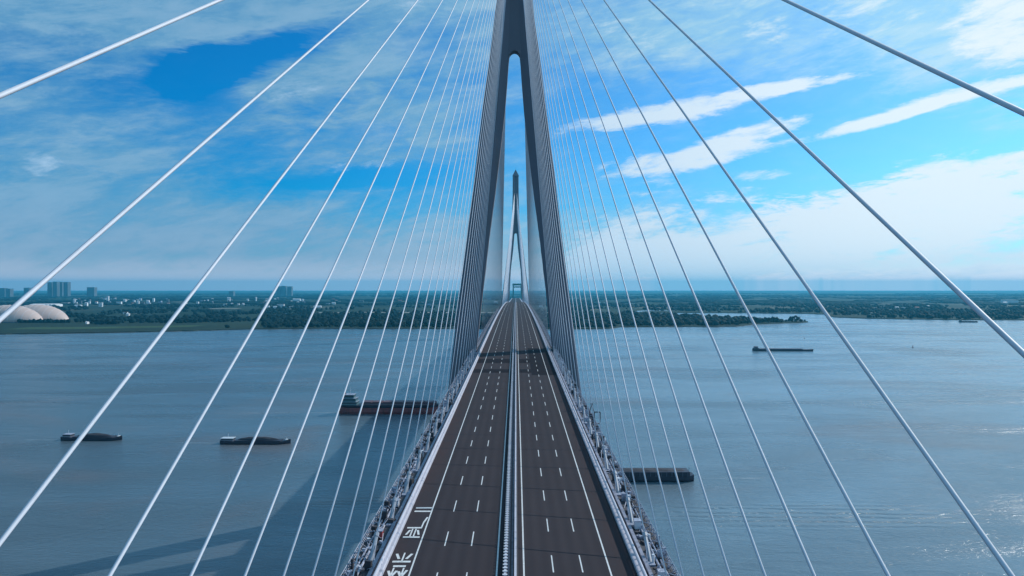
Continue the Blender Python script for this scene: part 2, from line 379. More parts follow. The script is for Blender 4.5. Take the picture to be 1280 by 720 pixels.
# woods, one mass of crowns on the flood plain
ico = bmesh.new(); bmesh.ops.create_icosphere(ico, subdivisions=1, radius=1)
iv = np.array([v.co[:] for v in ico.verts]); iff = np.array([[v.index for v in f.verts] for f in ico.faces]); ico.free()
def crowns(name, pts, m_, **k):
    """pts: (x, y, z0, rx, ry, h)"""
    pts = np.array(pts); N = len(pts); nv = len(iv)
    V = iv[None]*(1+rng.uniform(-.28, .28, (N, nv, 1)))
    V = V*np.stack([pts[:, 3], pts[:, 4], pts[:, 5]/2], 1)[:, None]
    V = V+np.stack([pts[:, 0], pts[:, 1], pts[:, 2]+pts[:, 5]*.42], 1)[:, None]
    V = V.reshape(-1, 3).astype(np.float32); Fc = (iff[None]+(np.arange(N)*nv)[:, None, None]).reshape(-1, 3)
    me = bpy.data.meshes.new(name); me.vertices.add(len(V)); me.vertices.foreach_set('co', V.ravel())
    me.loops.add(Fc.size); me.loops.foreach_set('vertex_index', Fc.ravel().astype(np.int32))
    me.polygons.add(len(Fc)); me.polygons.foreach_set('loop_start', np.arange(0, Fc.size, 3, dtype=np.int32)); me.polygons.foreach_set('loop_total', np.full(len(Fc), 3, dtype=np.int32))
    me.update(); me.materials.append(m_)
    o = bpy.data.objects.new(name, me); col.objects.link(o); return tag(o, **k)
pts = []
def put_tree(px, d, s=1.0):
    q_ = random.random()**2; h_ = (6+11*q_)*s; r_ = (3+8*q_*random.uniform(.6, 1.2))*s
    pts.append((gx(px, d), d, 1.6, r_, r_, h_))
for _ in range(46000):
    px = random.uniform(-160, 1420); u = random.random(); d = 1850*math.exp(u*math.log(14000/1850))
    if not on_land(px, d): continue
    q = Vector((px*.012, math.log(d)*7.0, 0))
    n_ = noise.fractal(q, 1.0, 2.0, 4)
    y_ = 360+CZ*F/d; shore = np.interp(px, nx, ny) if px < 1008 else np.interp(px, fx, fy)
    edge = shore-y_
    if px < 330 and edge < 9: thr = .55                     # open meadow left
    elif px < 330 and edge < 16: thr = -.2
    elif edge < 16: thr = -.35 if px > 330 else .1
    else: thr = .02
    if px > 780 and px < 1010 and y_ > 392: thr = -.8
    if 383.5 < y_ < 392 and 395 < px < 760: thr += .25
    if px < 95 and 398 < y_ < 409: thr = .9
    if n_ < thr: continue
    s = 1.0 if d < 4500 else 1.0
    if d > 4500: pts.append((gx(px, d), d, 1.5, random.uniform(12, 50), random.uniform(8, 20), random.uniform(7, 13)))
    else: put_tree(px, d, s)
for _ in range(2600):                                        # dense river woods right behind the bank
    px = random.uniform(330, 925); y_ = np.interp(px, nx, ny)-random.uniform(1.8, 13)
    if not on_land(px, gd(y_)): continue
    if noise.noise(Vector((px*.03, y_*.25, 4))) < -.15: continue
    put_tree(px, gd(y_), .9)
crowns('woodland', pts, M['leaf'], kind='stuff', label='dark green woods spread over the far river bank', cat='woods')
M['bush'] = mat('shore_shrub_leaf', (.05, .07, .035), .9, var=.3, scale=.03)

# trees one can tell apart on the tip of the spit
spit = [(928, .8), (936, .9), (940, 1.1), (945, 1.2), (950, .9), (957, 1.25), (963, 1.0), (968, .85), (989, 1.3), (994, 1.5), (998, 1.1)]
words = ['first', 'second', 'third', 'fourth', 'fifth', 'sixth', 'seventh', 'eighth', 'ninth', 'tenth', 'eleventh', 'twelfth', 'thirteenth', 'fourteenth', 'fifteenth',
         'sixteenth', 'seventeenth', 'eighteenth', 'nineteenth', 'twentieth', 'twenty-first', 'twenty-second', 'twenty-third', 'twenty-fourth', 'twenty-fifth', 'twenty-sixth',
         'twenty-seventh', 'twenty-eighth', 'twenty-ninth', 'thirtieth']
def ordn(k): return words[k] if k < 30 else 'thirty-'+words[k-30] if k < 39 else 'fortieth' if k == 39 else 'forty-'+words[k-40]
for i, (px, s) in enumerate(spit):
    y_ = np.interp(px, nx, ny)-.9; d = gd(y_); X = gx(px, d); H = 12*s
    t = empty('river_tree', (X, d, 1.8), label='dark %s tree, %s from the left in the row on the tip of the spit' % ('tall' if s > 1.15 else 'bushy', words[i]),
              cat='tree', group='trees on the tip of the spit')
    tb = MB(); tb.tube([(0, 0, 0), (.2, 0, H*.35), (.1, .2, H*.7)], .35, 6, r2=.12)
    for k in range(4):
        a = k*1.6+i; tb.tube([(.1, 0, H*.3+k*.6), (math.cos(a)*H*.2, math.sin(a)*H*.2, H*.55+k*.4)], .13, 5, r2=.05)
    tb.build('trunk', M['bark'], t)
    cp = []
    for k in range(46):
        a = random.uniform(0, 6.28); rr = H*.42*math.sqrt(random.random()); zz = random.uniform(.18, .92)*H
        rr *= (1-abs(zz/H-.45)*.9); q = random.uniform(.7, 1.5)*s
        cp.append((math.cos(a)*rr*1.25, math.sin(a)*rr, zz, q*1.3, q*1.3, q*1.8))
    cr = crowns('crown', cp, M['leaf']); cr.parent = t

# ---------------------------------------------------------------- the town on the far bank
def building(px, y_, wpx, hm, m_, roofm, label, cat='building', depth=None, group=None, kind=0, name='building'):
    d = gd(y_); X = gx(px, d); W = wpx*d/F; D_ = depth or max(12, W*.5)
    t = empty(name, (X, d, 2.0), label=label, cat=cat, group=group)
    wl = MB(); wl.box((0, 0, hm/2), (W, D_, hm)); wl.build('wall', m_, t)
    rf = MB()
    if kind == 0: rf.box((0, 0, hm+.45), (W+1, D_+1, .9))
    else:
        h_ = min(D_, W)*.16+1
        vs = [(-W/2-.5, -D_/2-.5, hm), (W/2+.5, -D_/2-.5, hm), (W/2+.5, D_/2+.5, hm), (-W/2-.5, D_/2+.5, hm), (-W/2-.5, 0, hm+h_), (W/2+.5, 0, hm+h_)]
        rf.add(vs, [(0, 1, 5, 4), (3, 4, 5, 2), (0, 4, 3), (1, 2, 5), (0, 3, 2, 1)])
    rf.build('roof', roofm, t)
    return t
tall = [(4, 371.5, 9, 96), (12, 371.8, 6, 90), (64, 371.5, 6, 160), (70.5, 371.6, 5.5, 165), (77, 371.5, 5.5, 163), (84, 371.6, 5.5, 161), (115, 371.6, 10, 105),
        (35, 371.4, 7, 100), (348.5, 370.4, 5, 118), (355, 370.4, 6, 122), (362.5, 370.4, 6, 116), (290, 371, 6, 60)]
tl = ['broad grey tower block at the left end of the skyline, cut by the frame', 'slimmer grey tower block beside the leftmost one on the skyline',
      'leftmost slab of the tall hazy four-slab tower block on the left skyline', 'second slab of the tall hazy four-slab tower block on the left skyline',
      'third slab of the tall hazy four-slab tower block on the left skyline', 'rightmost slab of the tall hazy four-slab tower block on the left skyline',
      'wide low hazy block just right of the four tall slabs', 'low hazy block between the leftmost towers and the four slabs',
      'left slab of the hazy three-slab block far beyond the town', 'middle slab of the hazy three-slab block far beyond the town',
      'right slab of the hazy three-slab block far beyond the town', 'single short hazy block far beyond the middle of the town']
for i, (px, y_, wp, hm) in enumerate(tall):
    building(px, y_, wp*.92, hm, M['grey'], M['grey'], tl[i], 'high-rise', 60, 'hazy high-rise blocks on the left skyline', 0, 'high_rise')
# small works and houses: (px, base y, width px, height m, wall, roof, label)
W_, Gy, RB, RR, RG = M['white'], M['grey'], M['roofblue'], M['roofred'], M['roofgrey']
town = [(135, 377.5, 2.2, 40, W_, RG, 'tall white silo block standing highest in the left town'),
 (108, 383.0, 3.2, 17, W_, RG, 'white block right of the storage domes'),
 (126, 384.0, 4.4, 22, W_, RG, 'square bright white block near the middle of the left town'),
 (98, 384.5, 8, 9, W_, RG, 'long low white shed in front of the left town'),
 (82, 381.0, 9, 10, W_, RG, 'long white shed behind the right-hand dome'),
 (93, 379.5, 2, 26, W_, RG, 'narrow white block behind the sheds by the domes'),
 (101, 380.0, 2.4, 18, Gy, RB, 'grey block with blue roof between two white blocks'),
 (112, 380.0, 2, 15, W_, RB, 'small white house with blue roof behind the bright block'),
 (149, 380.5, 6, 14, W_, RG, 'wide white works hall right of the silo block'),
 (156, 379.5, 3, 24, W_, RG, 'white block at the end of the works hall'),
 (161, 383.0, 5, 10, W_, RB, 'low white shed with blue roof under the works hall'),
 (172, 379.2, 2.2, 20, Gy, RG, 'grey block in the middle of the gap right of the works'),
 (178, 381.2, 5, 13, Gy, RR, 'grey house with red roof behind the farm track'),
 (185, 380.0, 3.4, 20, W_, RG, 'white block above the start of the farm track'),
 (192, 377.5, 2.2, 25, W_, RG, 'small far white block over the farm track'),
 (200, 380.5, 4.5, 11, Gy, RB, 'low grey works with blue roof right of the white block'),
 (210, 378.5, 2.6, 18, Gy, RG, 'grey box building between farm track and skyline'),
 (160, 395.5, 3.4, 7, W_, RG, 'small white pump house at the near end of the farm track'),
 (157, 393.0, 4.5, 6, W_, RG, 'low pale farm shed behind the pump house'),
 (109, 405.8, 2.4, 5, W_, RG, 'tiny white hut alone on the meadow by the domes'),
 (225, 383, 3, 12, Gy, RR, 'grey house with red roof at the left of the middle town'),
 (232, 382, 3, 14, W_, RR, 'white house with red roof at the left of the middle town'),
 (247, 380.5, 2.8, 14, W_, RG, 'white square building between the first two wide cables'),
 (286, 377.2, 3.6, 28, W_, RG, 'white round-topped block standing alone over the middle town'),
 (281, 382.2, 4, 8, W_, RG, 'first low white house of the dotted row in the middle town'),
 (290, 382.0, 2.2, 10, W_, RG, 'second low white house of the dotted row in the middle town'),
 (298, 381.8, 2.2, 9, W_, RG, 'third low white house of the dotted row in the middle town'),
 (304, 381.8, 2.2, 9, W_, RG, 'fourth low white house of the dotted row in the middle town'),
 (310, 378.4, 1.6, 20, W_, RG, 'narrow white block behind the dotted row'),
 (320, 377.2, 1.4, 30, W_, RG, 'white chimney-like tower right of the dotted row'),
 (328, 381.0, 4, 12, Gy, RR, 'grey red-roofed shed beside the white works'),
 (334, 385.2, 6, 7, W_, RG, 'long pale shed in front of the white works'),
 (351, 385.5, 8.5, 18, W_, RG, 'large white works hall in the middle distance'),
 (344, 385.9, 4, 8, W_, RG, 'low white annex left of the large works hall'),
 (370, 385.3, 16, 6, W_, RG, 'very long pale greenhouse right of the large works hall'),
 (371, 376.4, 9, 12, W_, RG, 'far pale factory with long flat roof'),
 (375, 378.5, 6, 10, Gy, RG, 'grey hall under the far pale factory'),
 (397, 385.0, 9, 6, W_, RG, 'pale low shed right of the long greenhouse'),
 (410, 381.6, 5, 9, W_, RB, 'white shed with blue roof left of the pair'),
 (417, 381.0, 4.5, 11, W_, RG, 'bright white shed at the right end of the middle town'),
 (424, 378.8, 3, 9, Gy, RG, 'small grey house beyond the right end of the middle town'),
 (466, 406.8, 4.6, 6, W_, RG, 'small white boat shed among the trees by the water'),
 (452, 378.0, 5, 10, Gy, RG, 'grey farmhouse far behind the river woods'),
 (500, 377.6, 5, 10, Gy, RR, 'red-roofed farmhouse far behind the river woods'),
 (526, 380.0, 7, 9, Gy, RG, 'long grey shed far behind the woods beside the tower'),
 (536, 383.0, 5, 9, Gy, RB, 'blue-roofed shed behind the woods beside the tower'),
 (612, 375.5, 4, 16, Gy, RG, 'grey block seen between the left tower leg and the cables'),
 (620, 379.2, 5, 9, W_, RG, 'pale shed seen between the left tower leg and the cables'),
 (676, 384.5, 5, 9, W_, RG, 'pale shed seen behind the cable curtain right of the road'),
 (1121, 387.0, 4, 9, W_, RG, 'small white hut at left on the right-hand bank'),
 (1130, 386.8, 7, 7, W_, RG, 'low long white shed on the right-hand bank'),
 (1160, 385.4, 2.6, 10, W_, RG, 'small bright white house among trees on the right bank'),
 (1094, 387.6, 3, 9, Gy, RG, 'grey hut on the right-hand bank left of the sheds'),
 (1146, 386.6, 5, 7, Gy, RR, 'red-roofed shed on the right bank right of the long shed'),
 (1262, 380.2, 17, 24, W_, RG, 'wide pale factory hall on the far right bank'),
 (1256, 381.3, 5, 14, W_, RG, 'pale annex at the left end of the far right factory hall')]
for i, a in enumerate(town):
    building(a[0], a[1], a[2], a[3], a[4], a[5], a[6], 'building', None, 'small buildings on the far bank', i % 2)
adj = {0: ('white', W_), 1: ('pale', RG), 2: ('grey', Gy)}
spx_ = sorted(random.choice([random.uniform(92, 225), random.uniform(95, 220), random.uniform(250, 425)]) for _ in range(46))
for i in range(46):                                   # scattered specks of houses
    px = spx_[i]; y_ = random.uniform(374.5, 381.5)
    k = random.choice([0, 0, 1, 2]); q = random.uniform(1.0, 3.0)
    building(px, y_, q, random.uniform(7, 17), adj[k][1], random.choice([RB, RR, RG]), 'tiny house among trees in the far town, %s from the left of the scattered ones' % ordn(i), 'house', None,
             'specks of houses in the far town', 1, 'house')
# storage domes
def dome(px, y_, wpx, hm, label):
    d = gd(y_); X = gx(px, d); A = wpx*d/F/2; D_ = 62
    t = empty('storage_dome', (X, d, 2.0), label=label, cat='storage dome', group='storage domes on the left bank')
    sb = MB(); n_, m2 = 26, 12; rings = []
    for i in range(n_+1):
        u = -1+2*i/n_; rr = max(.02, (1-abs(u)**2.1))**.72
        rings.append([(A*u, -D_*math.cos(math.pi*j/m2)*max(.1, rr), hm*rr*math.sin(math.pi*j/m2)) for j in range(m2+1)])
    sb.loft(rings); sb.build('shell', M['dome'], t, smooth=True)
    rb = MB()
    for i in range(3, n_-1, 2):
        rb.tube([(p[0], p[1]*1.004, p[2]*1.004+.1) for p in rings[i]], .35, 4)
    rb.build('rib', M['roofgrey'], t)
    bs = MB()
    for sgn in (-1, 1):
        for i in range(n_):
            p, q = rings[i][0 if sgn < 0 else -1], rings[i+1][0 if sgn < 0 else -1]
            bs.box(((p[0]+q[0])/2, (p[1]+q[1])/2, 1.4), (abs(q[0]-p[0])+.3, 1.5, 2.8), math.atan2(q[1]-p[1], q[0]-p[0]))
    bs.build('plinth', M['grey'], t)
dome(12, 403.4, 84, 49, 'large pale pink storage dome at the left edge of the frame')
dome(46, 401.8, 80, 49, 'large pale pink storage dome with its tail towards the town')
pts = [(gx(px, 2260), 2262+random.uniform(-12, 12), 1.6, random.uniform(5, 7), 6, random.uniform(9, 13)) for px in np.linspace(18, 86, 44)]
crowns('hedge', pts, M['leaf'], label='dark belt of trees along the foot of the storage domes', cat='hedge')
for i in range(7):
    building(44+i*4.6, 384.2-i*.05, 4.2, 13, W_, RG, 'pale ridge-roofed shed, %s from the left in the row behind the domes' % words[i], 'shed', 70, 'row of ridge-roofed sheds behind the domes', 1, 'shed')

# ---------------------------------------------------------------- bridge: profile of the deck
D1, D2 = 390.0, 1680.0
MID = (D1+D2)/2
def dz(d):
    """deck height above the river at distance d"""
    if d <= D1: z_ = -29.8-.018*(D1-d)
    elif d <= D2: u = (d-MID)/(D2-MID); z_ = -23.2-6.6*u*u
    else:
        e = d-D2; z_ = -29.8-(.0205*e-(.0205-.006)*e*e/1200 if e < 600 else .0205*600-.0145*300+(e-600)*.006)
    return CZ+z_
def stations(a, b_, st=8.0):
    out_ = [a]
    while out_[-1] < b_-1e-6:
        s_ = st if out_[-1] < 1200 else st*3
        out_.append(min(b_, out_[-1]+s_))
    return out_
DA, DB = -160.0, 3600.0
def sweep(name, prof, a, b_, m_, parent=None, st=8.0, closed=True, loc=True):
    """sweep a cross-section [(x, dz)] along the deck"""
    mb = MB(); n_ = len(prof); ds = stations(a, b_, st)
    vs = [(x_, d, dz(d)+h_) for d in ds for x_, h_ in prof]; fs = []
    for i in range(len(ds)-1):
        for k in range(n_ if closed else n_-1):
            p, q = i*n_+k, i*n_+(k+1) % n_
            fs.append((p, q, q+n_, p+n_))
    if closed: fs += [tuple(range(n_)), tuple(range(len(vs)-n_, len(vs)))]
    mb.add(vs, fs); return mb.build(name, m_, parent)
deck = empty('bridge_deck', (0, 0, 0), label='long steel box deck carrying the motorway over the river', cat='bridge deck')
sweep('girder', [(-17.6, -.30), (-16.5, -.02), (16.5, -.02), (17.6, -.30), (20.4, -1.6), (13, -4.2), (-13, -4.2), (-20.4, -1.6)], DA, DB, M['steel'], deck)
for s in (-1, 1):
    sweep('edge_walkway', [(s*16.5, -.01), (s*16.5, .02), (s*20.5, -.55), (s*20.9, -.75), (s*20.9, -1.2), (s*20.2, -1.3)], DA, 1500, M['dark'], deck, 16)
    sweep('edge_kerb', [(s*16.9, -.1), (s*16.9, .32), (s*17.35, .32), (s*17.35, -.1)], DA, 1500, M['steel'], deck, 16)
def asphalt():
    m_ = bpy.data.materials.new('asphalt'); m_.use_nodes = True; h = G(m_.node_tree); L = m_.node_tree.links
    b = m_.node_tree.nodes['Principled BSDF']; gp = h.n('ShaderNodeNewGeometry').outputs['Position']
    def mp(x_, y_, z_=1): 
        o = h.n('ShaderNodeMapping'); L.new(gp, o.inputs[0]); o.inputs['Scale'].default_value = (x_, y_, z_); return o.outputs[0]
    n_a = h.noise(mp(.9, .03), 1.0, 5, .6); n_b = h.noise(mp(.12, .05), 1.0, 5, .6, .5); n_c = h.noise(mp(6, 6), 1.0, 3, .7)
    c = h.mix(n_b, (.026, .021, .025), (.048, .039, .044))
    c = h.mix(h.m('MULTIPLY', h.smooth(n_a, .45, .7), .5), c, (.034, .031, .038))
    spx = h.n('ShaderNodeSeparateXYZ'); L.new(gp, spx.inputs[0]); ax = h.m('ABSOLUTE', spx.outputs[0])
    wear = h.m('POWER', h.m('ABSOLUTE', h.m('SINE', h.m('MULTIPLY', h.m('ADD', ax, -1.7), 3.1416/1.82))), 2.0)
    c = h.mix(h.m('MULTIPLY', h.m('MULTIPLY', wear, .55), h.smooth(ax, 12.6, 12.0)), c, (.022, .019, .024))
    c = h.mix(h.m('MULTIPLY', h.smooth(ax, 12.6, 14.2), h.m('MULTIPLY', h.smooth(n_b, .35, .7), .6)), c, (.050, .027, .027))
    c = h.mix(h.m('MULTIPLY', n_c, .3), c, (.07, .062, .070))
    L.new(c, b.inputs['Base Color']); b.inputs['Roughness'].default_value = .85; b.inputs['Specular IOR Level'].default_value = .08
    bn = h.n('ShaderNodeBump'); bn.inputs['Strength'].default_value = .3; bn.inputs['Distance'].default_value = .02
    L.new(n_c, bn.inputs['Height']); L.new(bn.outputs[0], b.inputs['Normal'])
    return m_
M['asphalt'] = asphalt()
mb = MB()
ds = stations(DA, DB)
for s in (-1, 1):
    for a, c in zip(ds, ds[1:]):
        x0, x1 = s*.98, s*15.55
        mb.add([(x0, a, dz(a)+.02), (x1, a, dz(a)+.02), (x1, c, dz(c)+.02), (x0, c, dz(c)+.02)], [(0, 1, 2, 3)])
tag(mb.build('road', M['asphalt']), kind='structure')
# darker bands across the carriageways, and a long dark block on the right
M['dark_road'] = mat('dark_asphalt', (.012, .010, .014), .8, var=.15, scale=.3)
mb = MB()
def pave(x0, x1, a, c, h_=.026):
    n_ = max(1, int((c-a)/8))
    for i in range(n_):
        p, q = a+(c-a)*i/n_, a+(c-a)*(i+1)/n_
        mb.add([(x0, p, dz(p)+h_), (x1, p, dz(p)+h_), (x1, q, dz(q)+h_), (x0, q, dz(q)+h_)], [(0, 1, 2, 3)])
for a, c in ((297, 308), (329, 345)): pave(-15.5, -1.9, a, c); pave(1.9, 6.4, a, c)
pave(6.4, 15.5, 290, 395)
tag(mb.build('dark_road_bands', M['dark_road']), kind='structure')
# painted lines
mb = MB()
def line(x_, a, c, wd=.2):
    n_ = max(1, int((c-a)/8))
    for i in range(n_):
        p, q = a+(c-a)*i/n_, a+(c-a)*(i+1)/n_
        mb.add([(x_-wd/2, p, dz(p)+.034), (x_+wd/2, p, dz(p)+.034), (x_+wd/2, q, dz(q)+.034), (x_-wd/2, q, dz(q)+.034)], [(0, 1, 2, 3)])
for s in (-1, 1):
    line(s*1.68, DA, 1500, .2); line(s*12.35, DA, 1500, .2)
    k = -12
    while True:
        a = (108.1 if s < 0 else 114.1)+k*15.6; k += 1
        if a > 1300: break
        if a < DA: continue
        for xx in (5.32, 8.94): line(s*xx, a, a+6.0, .16)
tag(mb.build('lane_markings', M['paint']), kind='structure')
# lettering on the left hard shoulder, read by drivers coming towards the camera
def glyph(strokes, xa, xb, da, db, wd=.2):
    """strokes in a unit square, drawn turned by 180 degrees; u to the right and v up as a reader sees it"""
    m2 = MB()
    for st in strokes:
        pp = [Vector((xb-(xb-xa)*u, db-(db-da)*v)) for u, v in st]
        pp = [Vector((xb-(xb-xa)*u, da+(db-da)*(1-v))) if False else Vector((xb-(xb-xa)*u, da+(db-da)*(1-v))) for u, v in st]
        for p, q in zip(pp, pp[1:]):
            t = (q-p).normalized(); 
            ex, ey = wd/2, wd*1.5
            n_ = Vector((-t.y, t.x)); hw = ex*abs(n_.x)+ey*abs(n_.y)
            p2, q2 = p-t*hw*.3, q+t*hw*.3
            qd = [p2+n_*hw, p2-n_*hw, q2-n_*hw, q2+n_*hw]
            m2.add([(v_.x, v_.y, dz(v_.y)+.034) for v_ in qd], [(0, 1, 2, 3)])
    return m2
# reader's v=1 is the top of the sign, which lies towards the camera; so v up = smaller distance
YAN = [[(.06, .97), (.94, .97)], [(.40, .97), (.40, .60)], [(.60, .97), (.60, .60)], [(.14, .86), (.27, .66)], [(.86, .86), (.73, .66)],
       [(.12, .55), (.92, .55)], [(.12, .55), (.10, .30), (-.02, .04)]]
JIN = [[(.04, .90), (.46, .90)], [(.25, 1.0), (.25, .56)], [(.24, .86), (.05, .64)], [(.27, .84), (.45, .68)],
       [(.54, .90), (.98, .90)], [(.76, 1.0), (.76, .56)], [(.74, .86), (.56, .66)], [(.78, .84), (.97, .66)],
       [(.22, .50), (.80, .50)], [(.06, .34), (.94, .34)], [(.50, .34), (.50, .02)], [(.30, .24), (.10, .06)], [(.70, .24), (.90, .06)]]
def letters(name, st, da, db, label):
    o = glyph(st, -15.15, -12.7, da, db).build(name, M['paint']); tag(o, kind='structure'); return o
letters('road_lettering', YAN, 111.4, 121.2, ''); letters('road_lettering', JIN, 95.6, 105.6, '')
mb = MB()
for a in (123.5, 125.3): mb.add([(-15.0, a, dz(a)+.034), (-12.5, a, dz(a)+.034), (-12.5, a+.65, dz(a+.65)+.034), (-15.0, a+.65, dz(a+.65)+.034)], [(0, 1, 2, 3)])
tag(mb.build('road_bars', M['paint']), kind='structure')

# ---------------------------------------------------------------- crash barriers
def barrier(s, label):
    t = empty('crash_barrier', (s*16, 0, dz(0)), label=label, cat='crash barrier', group='crash barriers along the outer road edges')
    T = (-s*16, 0, -dz(0))
    a = sweep('kerb', [(s*15.55, -.02), (s*15.6, .35), (s*15.75, .42), (s*16.3, .42), (s*16.35, -.02)], DA, DB, M['rail'], t); a.location = T
    for h_, r_ in ((1.22, .14), (.86, .10)):
        a = sweep('rail', [(s*16.0+r_*1.3*math.cos(k*math.pi/4), h_+r_*math.sin(k*math.pi/4)) for k in range(8)], DA, DB if h_ > 1 else 700, M['rail'], t); a.location = T
    pb = MB(); d = DA
    while d < 620:
        pb.box((s*16.08, d, dz(d)+.8), (.16, .14, .8)); d += 2.0
    a = pb.build('post', M['rail'], t); a.location = T; a['kind'] = 'stuff'
    return t
barrier(-1, 'pale sunlit steel crash barrier along the left edge of the road')
barrier(1, 'grey shaded steel crash barrier along the right edge of the road')
def median(s, label, comb):
    t = empty('median_barrier', (s*.62, 0, dz(0)), label=label, cat='crash barrier', group='twin barriers in the median')
    T = (-s*.62, 0, -dz(0)); X = s*.62
    sweep('kerb', [(s*.98, -.02), (s*.96, .22), (s*.36, .22), (s*.34, -.02)], DA, DB, M['dark'], t).location = T
    for h_, wd, hh in ((.82, .13, .16), (.5, .08, .12)):
        sweep('rail', [(X-wd, h_-hh), (X+wd, h_-hh), (X+wd*1.15, h_), (X+wd, h_+hh*.8), (X-wd, h_+hh*.8), (X-wd*1.15, h_)], DA, DB if h_ > .6 else 500, M['rail'], t).location = T
    pb = MB(); d = DA
    while d < 620: pb.box((X, d, dz(d)+.45), (.14, .14, .6)); d += 2.0
    a = pb.build('post', M['rail'], t); a.location = T; a['kind'] = 'stuff'
    if comb:
        sb = MB(); d = DA
        while d < 420:
            sb.box((X, d, dz(d)+1.02), (.58, .34, .05)); d += 1.1
        a = sb.build('glare_slats', M['sheath'], t); a.location = T; a['kind'] = 'stuff'
    else:
        sweep('cable_duct', [(X+.30, .22), (X+.30, .5), (X+.45, .5), (X+.45, .22)] if False else [(-.10, .0), (-.10, .2), (.10, .2), (.10, .0)], DA, 900, M['dark'], t).location = T
median(-1, 'left median barrier topped by a comb of anti-glare slats', True)
median(1, 'right median barrier with plain top rail', False)
# outer walkway railings with service pipes
def walk_rail(s, label):
    t = empty('walkway_railing', (s*20.3, 0, dz(0)), label=label, cat='railing', group='railings along the deck edges')
    T = (-s*20.3, 0, -dz(0))
    for h_ in (.55, .1, -.3):
        sweep('rail', [(s*20.35+.05*c_, h_+.05*e_) for c_, e_ in ((1, 0), (0, 1), (-1, 0), (0, -1))], DA, 900, M['clut'], t, 8).location = T
    for xo, r_, h_ in ((18.75, .16, -.02), (19.35, .12, -.12)):
        sweep('service_pipe', [(s*xo+r_*math.cos(k*math.pi/3), h_+r_*math.sin(k*math.pi/3)) for k in range(6)], DA, 900, M['clut'], t, 8).location = T
    pb = MB(); d = DA; i = 0
    while d < 560:
        pb.box((s*20.35, d, dz(d)+.0), (.09, .09, 1.2)); 
        pb.tube([(s*20.35, d, dz(d)+.5), (s*19.6, d+.8, dz(d)-.4)], .05, 4)
        if i % 2 == 0: pb.tube([(s*18.2, d, dz(d)-.2), (s*19.2, d+.2, dz(d)+.75), (s*20.35, d, dz(d)+.45)], .06, 4)
        d += 2.0; i += 1
    a = pb.build('post', M['clut'], t); a.location = T; a['kind'] = 'stuff'
walk_rail(-1, 'cluttered steel railing with pipes along the left deck edge')
walk_rail(1, 'cluttered steel railing with pipes along the right deck edge')
# cabinets, boxes on the walkways
cab = [(1, 88, M['red'], 1.1, 1.5, 'red equipment box on the right walkway'), (1, 84.5, M['green'], .9, 1.3, 'green equipment box on the right walkway'), (1, 116, M['sheath'], .9, 1.1, 'white box with slanted lid farther up the right walkway'),
       (1, 131, M['red'], .6, .8, 'small dark red box on the right walkway near the barge'), (1, 97, M['sheath'], .7, .8, 'small white box on the right walkway between two cables'),
       (-1, 112, M['red'], .7, .9, 'small red box on the left walkway by the lettering'), (-1, 127, M['sheath'], .8, .9, 'pale box on the left walkway beyond the double bars')]
for s, d, m_, wd, hh, lb in cab:
    t = empty('equipment_box', (s*18.3, d, dz(d)-.2), label=lb, cat='equipment box', group='equipment boxes on the walkways')
    q = MB(); q.box((0, 0, hh/2+.15), (wd, wd*1.6, hh)); q.build('cabinet', m_, t)
    q = MB(); q.box((0, 0, hh+.2), (wd+.12, wd*1.6+.12, .1)); q.build('lid', M['clut'], t)
    q = MB()
    for a in (-1, 1):
        for c in (-1, 1): q.box((a*wd*.4, c*wd*.7, .08), (.1, .1, .16))
    q.build('foot', M['dark'], t)
for s in (-1, 1):
    for nm_, m_ in (('junction_boxes', M['sheath']), ('cable_brackets', M['dark']), ('pipe_clamps', M['clut'])):
        q = MB()
        for k in range(150):
            d = 55+(k/150)**1.3*330+random.uniform(-1, 1); h_ = random.choice([.15, .3, .5, .9, 1.4]); xo = random.uniform(17.6, 20.2)
            if nm_ == 'junction_boxes' and k % 3: continue
            q.box((s*xo, d, dz(d)-.35+h_/2), (random.uniform(.12, .9), random.uniform(.1, 1.3), h_), random.uniform(0, 1.5))
            if nm_ == 'pipe_clamps': q.tube([(s*xo, d, dz(d)-.3), (s*(xo+random.uniform(-1, 1)), d+random.uniform(-2, 2), dz(d)+random.uniform(.2, 1.3))], random.uniform(.04, .09), 4)
        o = q.build(nm_, m_, deck); o['kind'] = 'stuff'
# hanging inspection cage outside the right edge
d = 204; cg = empty('inspection_cage', (21.4, d, dz(d)), label='dark square inspection cage hung outside the right deck edge', cat='cage')
q = MB(); 
for a in (-.75, .75):
    for c in (-.4, .4): q.box((a, c, .1), (.14, .14, 2.9))
for zz in (-1.35, 1.5):
    for c in (-.4, .4): q.box((0, c, zz), (1.5, .14, .14))
    for a in (-.75, .75): q.box((a, 0, zz), (.14, .8, .14))
q.build('frame', M['dark'], cg)
q = MB(); q.box((0, 0, -1.3), (1.4, .8, .08)); q.build('floor_plate', M['steel'], cg)
q = MB(); q.tube([(-.75, 0, 1.5), (-1.4, 0, 3.4)], .08, 5); q.tube([(-1.4, 0, 3.4), (-2.4, 0, -.2)], .1, 5); q.box((-1.4, 0, 3.5), (.5, .4, .6)); q.build('bracket', M['dark'], cg)

